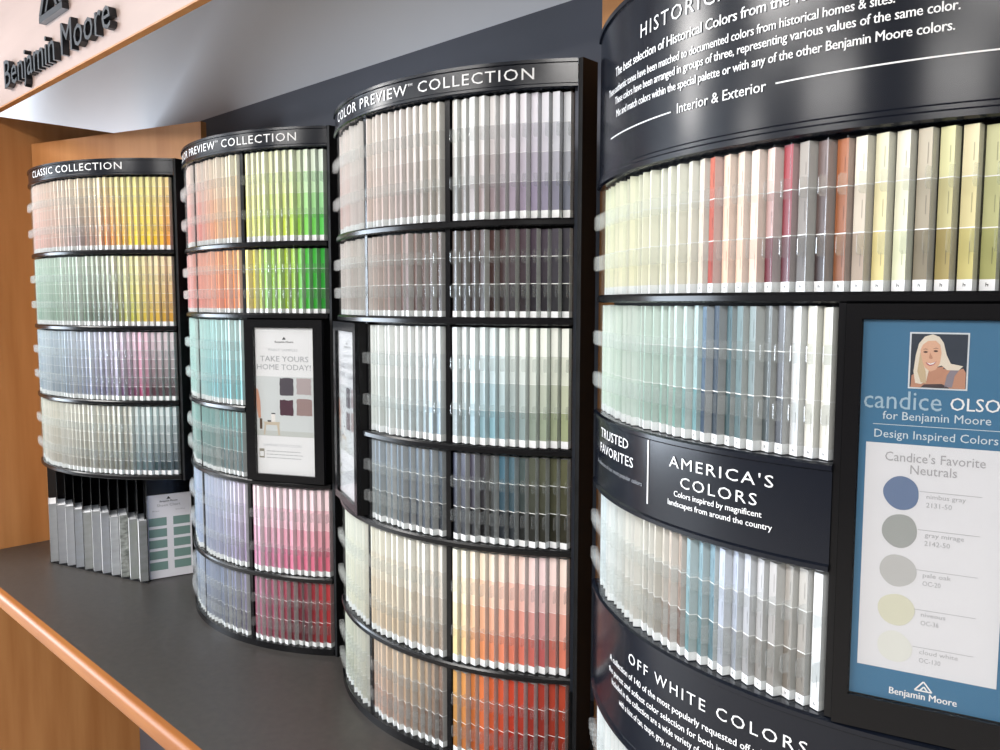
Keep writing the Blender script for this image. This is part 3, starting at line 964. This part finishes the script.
Flat().text('OLSON', 0.0112, 0.0635, z(0.7215), 0.0118, -0.0013, 1.0, 0.006).build('name_lettering', M_WHITE, po)
Flat().text('for Benjamin Moore', -0.0463, 0.0450, z(0.7095), 0.0078, -0.0013).text('Design Inspired Colors', -0.0530, 0.0515, z(0.6915), 0.0078, -0.0013).rect(-0.0545, 0.0535, z(0.7040), z(0.7046), -0.0013).build('lettering', mat('poster_lettering', 'd5e1e8', 0.5), po)
Flat().text("Candice's Favorite", -0.0425, 0.0425, z(0.6690), 0.0088, -0.0016).text('Neutrals', -0.0200, 0.0195, z(0.6575), 0.0088, -0.0016).build('card_heading', mat('grey_heading_print', 'a9a9ad', 0.5), po)
gp = mat('grey_small_print', 'aeb0b4', 0.5)
for kk, (zc, rad, col, nm, num) in enumerate(((0.6380, 0.0160, '6c7f9f', 'nimbus gray', '2131-50'), (0.6005, 0.0160, 'a3a7a5', 'gray mirage', '2142-50'),
                                              (0.5608, 0.0160, 'bfc0bf', 'pale oak', 'OC-20'), (0.5215, 0.0160, 'd8d8c4', 'niveous', 'OC-36'), (0.4840, 0.0155, 'e0e2dc', 'cloud white', 'OC-130'))):
    Flat().poly(blob(-0.0270, z(zc), rad, rad * 1.02, kk + 5, amp=0.03), -0.0016).build('swatch', mat('swatch_' + col, col, 0.5), po)
    w = 0.0030 * len(nm)
    Flat().text(nm, -0.0050, -0.0050 + w, z(zc - 0.0030), 0.0042, -0.0016).text(num, -0.0050, -0.0050 + 0.0031 * len(num), z(zc - 0.0115), 0.0046, -0.0016).rect(-0.0112, 0.0410, z(zc + 0.0032), z(zc + 0.0037), -0.0016).build('swatch_caption', gp, po)
Flat().text('Benjamin Moore', -0.0298, 0.0290, z(0.4352), 0.0068, -0.0013, 1.0, 0.02).build('logo_lettering', M_WHITE, po)
tri = Flat()
for (ax, az), (bx, bz) in (((-0.0075, 0.4440), (0.0, 0.4535)), ((0.0, 0.4535), (0.0075, 0.4440)), ((0.0075, 0.4440), (-0.0075, 0.4440)), ((-0.0030, 0.4440), (0.0005, 0.4485)), ((0.0005, 0.4485), (0.0038, 0.4440))):
    dx, dz = bx - ax, bz - az
    ll = math.hypot(dx, dz)
    ox, oz = -dz / ll * 0.0007, dx / ll * 0.0007
    tri.poly([(ax - ox, z(az - oz)), (bx - ox, z(bz - oz)), (bx + ox, z(bz + oz)), (ax + ox, z(az + oz))], -0.0013)
tri.build('logo_emblem', M_WHITE, po)
# the portrait print: a smiling woman with long pale hair, plain flat shapes
P = lambda pts: [(-0.0240 + x * 0.0470, z(0.7420 + y * 0.0510)) for x, y in pts]
E_ = lambda cx_, cy_, rx_, ry_, n=24: [(cx_ + rx_ * math.cos(2 * math.pi * i / n), cy_ + ry_ * math.sin(2 * math.pi * i / n)) for i in range(n)]
Flat().poly(P([(-0.03, -0.03), (1.03, -0.03), (1.03, 1.03), (-0.03, 1.03)]), -0.0013).build('portrait_border', mat('portrait_border', 'dfe5ea', 0.5), po)
Flat().poly(P([(0, 0), (1, 0), (1, 1), (0, 1)]), -0.0016).build('portrait_ground', mat('portrait_ground', '2c3644', 0.5), po)
skin, skin2 = mat('portrait_skin', 'dfb297', 0.5), mat('portrait_skin_shade', 'c18f76', 0.5)
hair, hair2 = mat('portrait_hair', 'e6dccb', 0.5), mat('portrait_hair_shade', 'c9b594', 0.5)
Flat().poly(P([(0.02, 0.0), (0.03, 0.22), (0.18, 0.33), (0.36, 0.34), (0.62, 0.36), (0.80, 0.32), (0.94, 0.38), (0.99, 0.30), (0.99, 0.0)]), -0.0018).build('portrait_shoulders', skin2, po)
Flat().poly(P([(0.62, 0.02), (0.66, 0.24), (0.72, 0.34), (0.90, 0.38), (0.80, 0.24), (0.76, 0.02)]), -0.0019).build('portrait_dress', mat('portrait_dress', '8d8690', 0.5), po)
Flat().poly(P([(0.20, 0.0), (0.26, 0.06), (0.58, 0.08), (0.72, 0.0)]), -0.0019).build('portrait_dress', mat('portrait_top', '4a3f42', 0.5), po)
Flat().poly(P([(0.10, 0.08), (0.06, 0.30), (0.09, 0.60), (0.14, 0.82), (0.24, 0.95), (0.38, 0.995), (0.50, 0.95), (0.58, 0.84), (0.64, 0.62), (0.72, 0.46), (0.94, 0.42),
               (0.86, 0.34), (0.66, 0.34), (0.56, 0.42), (0.34, 0.34), (0.30, 0.12), (0.20, 0.06)]), -0.0020).build('portrait_hair', hair, po)
Flat().poly(P([(0.34, 0.36), (0.36, 0.22), (0.44, 0.16), (0.56, 0.22), (0.60, 0.40)]), -0.0021).build('portrait_neck', skin2, po)
Flat().poly(P([(0.17, 0.70), (0.19, 0.52), (0.26, 0.38), (0.36, 0.30), (0.46, 0.34), (0.53, 0.46), (0.55, 0.66), (0.52, 0.80), (0.44, 0.88), (0.30, 0.87), (0.21, 0.80)]), -0.0022).build('portrait_face', skin, po)
Flat().poly(P([(0.17, 0.66), (0.13, 0.30), (0.20, 0.10), (0.30, 0.08), (0.28, 0.30), (0.22, 0.48)]), -0.0023).build('portrait_hair_lock', hair2, po)
fc_ = Flat()
for ex, ey in ((0.265, 0.665), (0.445, 0.685)):
    fc_.poly(P(E_(ex, ey, 0.040, 0.018)), -0.0024)
    fc_.poly(P([(ex - 0.055, ey + 0.045), (ex, ey + 0.062), (ex + 0.055, ey + 0.048), (ex, ey + 0.050)]), -0.0024)
fc_.build('portrait_eyes', mat('portrait_eyes', '5a4138', 0.5), po)
Flat().poly(P([(0.345, 0.66), (0.33, 0.55), (0.37, 0.535), (0.40, 0.555), (0.375, 0.60)]), -0.0024).build('portrait_nose', skin2, po)
Flat().poly(P([(0.27, 0.475), (0.36, 0.455), (0.47, 0.495), (0.42, 0.425), (0.35, 0.405), (0.30, 0.430)]), -0.0024).build('portrait_lips', mat('portrait_lips', 'b5606a', 0.5), po)
Flat().poly(P([(0.29, 0.468), (0.36, 0.452), (0.455, 0.486), (0.41, 0.442), (0.35, 0.428)]), -0.0026).build('portrait_teeth', M_WHITE, po)

# the strips past the 300 that show largest
so = mesh_obj('paint_strips', STUFF[0], STUFF[1], M_CARD, smooth='open')
set_col(so.data, STUFF[2])
tag(so, 'packed rows of paint colour strips filling the far rack and the left bays', 'paint strips', kind='stuff')

# ---------------------------------------------------------------- booklets and chart under the far rack
bk_dir = math.atan2(0.31, -0.95)           # they run back and to the left
bx0, by0, bx1, by1 = -2.7055, 0.8282, -2.328, 0.945
NB = 11
gr = ['8f9193', '83858b', '94979d', '8b9098', '7e817e', '868a90', '8c9098', 'a5a9ad', '6c706c', '80867f', '767a76']
ro = tag(empty('booklet_rack', (-2.43, 0.925, Z0 + ZC)), 'black and smoky acrylic booklet rack under the farthest chip rack', 'rack')
fx, fy = -math.cos(bk_dir), -math.sin(bk_dir)
rz = math.atan2(fx, -fy)                   # turn so that local -y faces along (fx, fy)
WHO = ['leftmost', 'second', 'third', 'fourth', 'fifth', 'middle', 'fifth-last', 'fourth-last', 'third-last', 'second-last', 'rightmost']
for i in range(NB):
    t = i / (NB - 1)
    x, y = bx0 + (bx1 - bx0) * t, by0 + (by1 - by0) * t
    rnd = random.Random(i)
    bo = empty('booklet', (x, y, Z0 + ZC + 0.005), rz + R_(rnd.uniform(-1.5, 1.5)))
    h = 0.177 + rnd.uniform(-0.006, 0.006)
    w = 0.0218
    cm = noise_mat('booklet_cover_%d' % i, gr[i], '8f9193' if i % 3 else '858789', (1, 1, 3), 16.0, 0.4) if i != 8 else noise_mat('booklet_cover_8', '4b4f4c', 'a4a8a4', (1, 1, 2), 50.0, 0.4)
    box('pages', (-w / 2 + 0.0012, w / 2 - 0.0012, 0.0008, 0.099, 0.001, h - 0.002), M_PAPER, bo)
    box('cover', (-w / 2, w / 2, -0.0005, 0.0007, 0.0, h), cm, bo, 0.0003)
    box('cover', (-w / 2, -w / 2 + 0.001, 0.0008, 0.100, 0.0, h), M_PAPER, bo)
    box('cover', (w / 2 - 0.001, w / 2, 0.0008, 0.100, 0.0, h), cm, bo)
    tag(bo, 'grey booklet under the farthest rack, %s of eleven from the left' % WHO[i], 'booklet', 'grey booklets under the farthest rack')
    dv = box('divider', (w / 2 + 0.0012, w / 2 + 0.0026, -0.001, 0.105, 0.005, 0.307), M_SMOKE, ro)
    dv.matrix_local = Matrix.Translation((x + 2.43, y - 0.925, 0)) @ Matrix.Rotation(rz, 4, 'Z')
off = (-0.118 * 0.95, 0.118 * 0.31)
base = [(bx0 - 0.018, by0 - 0.008), (bx1 + 0.012, by1 + 0.004), (bx1 + 0.012 + off[0], by1 + 0.004 + off[1]), (bx0 - 0.018 + off[0], by0 - 0.008 + off[1])]
prism('base_tray', [(x + 2.43, y - 0.925) for x, y in base], 0.0, 0.0045, M_BLACKM, ro)
bb = [base[3], base[2], (base[2][0] - 0.003, base[2][1] + 0.01), (base[3][0] - 0.003, base[3][1] + 0.01)]
prism('back_board', [(x + 2.43, y - 0.925) for x, y in bb], 0.0046, 0.312, M_BLACKM, ro)
# end panel that carries the chart
e0, e1 = (-2.340, 0.960), (-2.3085, 1.082)
ea = math.atan2(e1[1] - e0[1], e1[0] - e0[0])
el = math.hypot(e1[0] - e0[0], e1[1] - e0[1])
ep = box('end_panel', (-0.004, el + 0.004, 0.002, 0.012, 0.0, 0.312), M_BLACK, ro)
ep.matrix_local = Matrix.Translation((e0[0] + 2.43, e0[1] - 0.925, 0)) @ Matrix.Rotation(ea, 4, 'Z')
sc_ = tag(empty('sheen_chart', (e0[0], e0[1], Z0 + ZC), ea), 'white sheen chart card with ten grey-green swatches beside the booklets', 'chart')
cw = el - 0.002
box('card', (0.002, cw, -0.001, 0.001, 0.002, 0.247), mat('chart_card', 'f0f0f6', 0.45), sc_)
Flat().text('Benjamin Moore', 0.038, 0.086, 0.2250, 0.0050, -0.0014, 1.0, 0.02).poly([(0.056, 0.233), (0.068, 0.233), (0.062, 0.2405)], -0.0014).build('logo_print', mat('dark_print'), sc_)
Flat().text('Sheen Chart', 0.030, 0.094, 0.2120, 0.0075, -0.0014).text('Flat', 0.018, 0.036, 0.1985, 0.0035, -0.0014).text('Semi-Gloss', 0.080, 0.106, 0.1985, 0.0035, -0.0014).build('heading_print', mat('grey_heading_print'), sc_)
for r_ in range(5):
    for x0, x1 in ((0.006, 0.055), (0.073, 0.119)):
        zz = 0.1590 - 0.0325 * r_
        Flat().rect(x0, x1, zz - 0.0030, zz + 0.0210, -0.0014).build('swatch', mat('chart_green', '7f9d96', 0.35), sc_)

# ---------------------------------------------------------------- raised sign on the fascia
sg = tag(empty('wall_sign', (-2.318, 0.773, Z0 + 1.424)), 'raised dark metal letters and peak emblem on the wooden fascia', 'sign')
M_SIGN = mat('dark_sign_metal', '35383c', 0.28, metal=0.6)
body = 'Benjamin Moore'
tv, _f = text_vf(body, 1.0, 0.0, 0.0)
tx0, tx1 = min(v[0] for v in tv), max(v[0] for v in tv)
sx = (0.775) / (tx1 - tx0)
sz = 0.076 / CAP
pos = 0.0
for i, ch in enumerate(body):
    if ch == ' ':
        continue
    # the letter's place is the width of what comes before it
    full, _f = text_vf(body[:i + 1], 1.0, 0.0, 0.0)
    lv, lf = text_vf(ch, 1.0, 0.20, 0.0)
    right = max(v[0] for v in full)
    lw = max(v[0] for v in lv)
    vs = [(-0.398 + (v[0] - lw + right - tx0) * sx, -0.0085 + v[2] * 0.04, 0.008 + v[1] * sz) for v in lv]
    mesh_obj('letter', vs, lf, M_SIGN, sg, smooth='open')
for pts in (((-0.085, 0.118), (0.085, 0.118), (0.085, 0.134), (-0.085, 0.134)),
            ((-0.085, 0.136), (-0.065, 0.136), (0.0, 0.235), (0.0, 0.262)), ((0.085, 0.136), (0.0, 0.262), (0.0, 0.235), (0.065, 0.136)),
            ((-0.040, 0.136), (-0.026, 0.136), (0.006, 0.184), (0.0, 0.196)), ((0.052, 0.136), (0.012, 0.196), (0.004, 0.186), (0.038, 0.136))):
    vs = [(x, -0.0165, zz) for x, zz in pts] + [(x, -0.0005, zz) for x, zz in pts]
    mesh_obj('emblem_bar', vs, [(0, 1, 2, 3), (7, 6, 5, 4), (0, 4, 5, 1), (1, 5, 6, 2), (2, 6, 7, 3), (3, 7, 4, 0)], M_SIGN, sg)
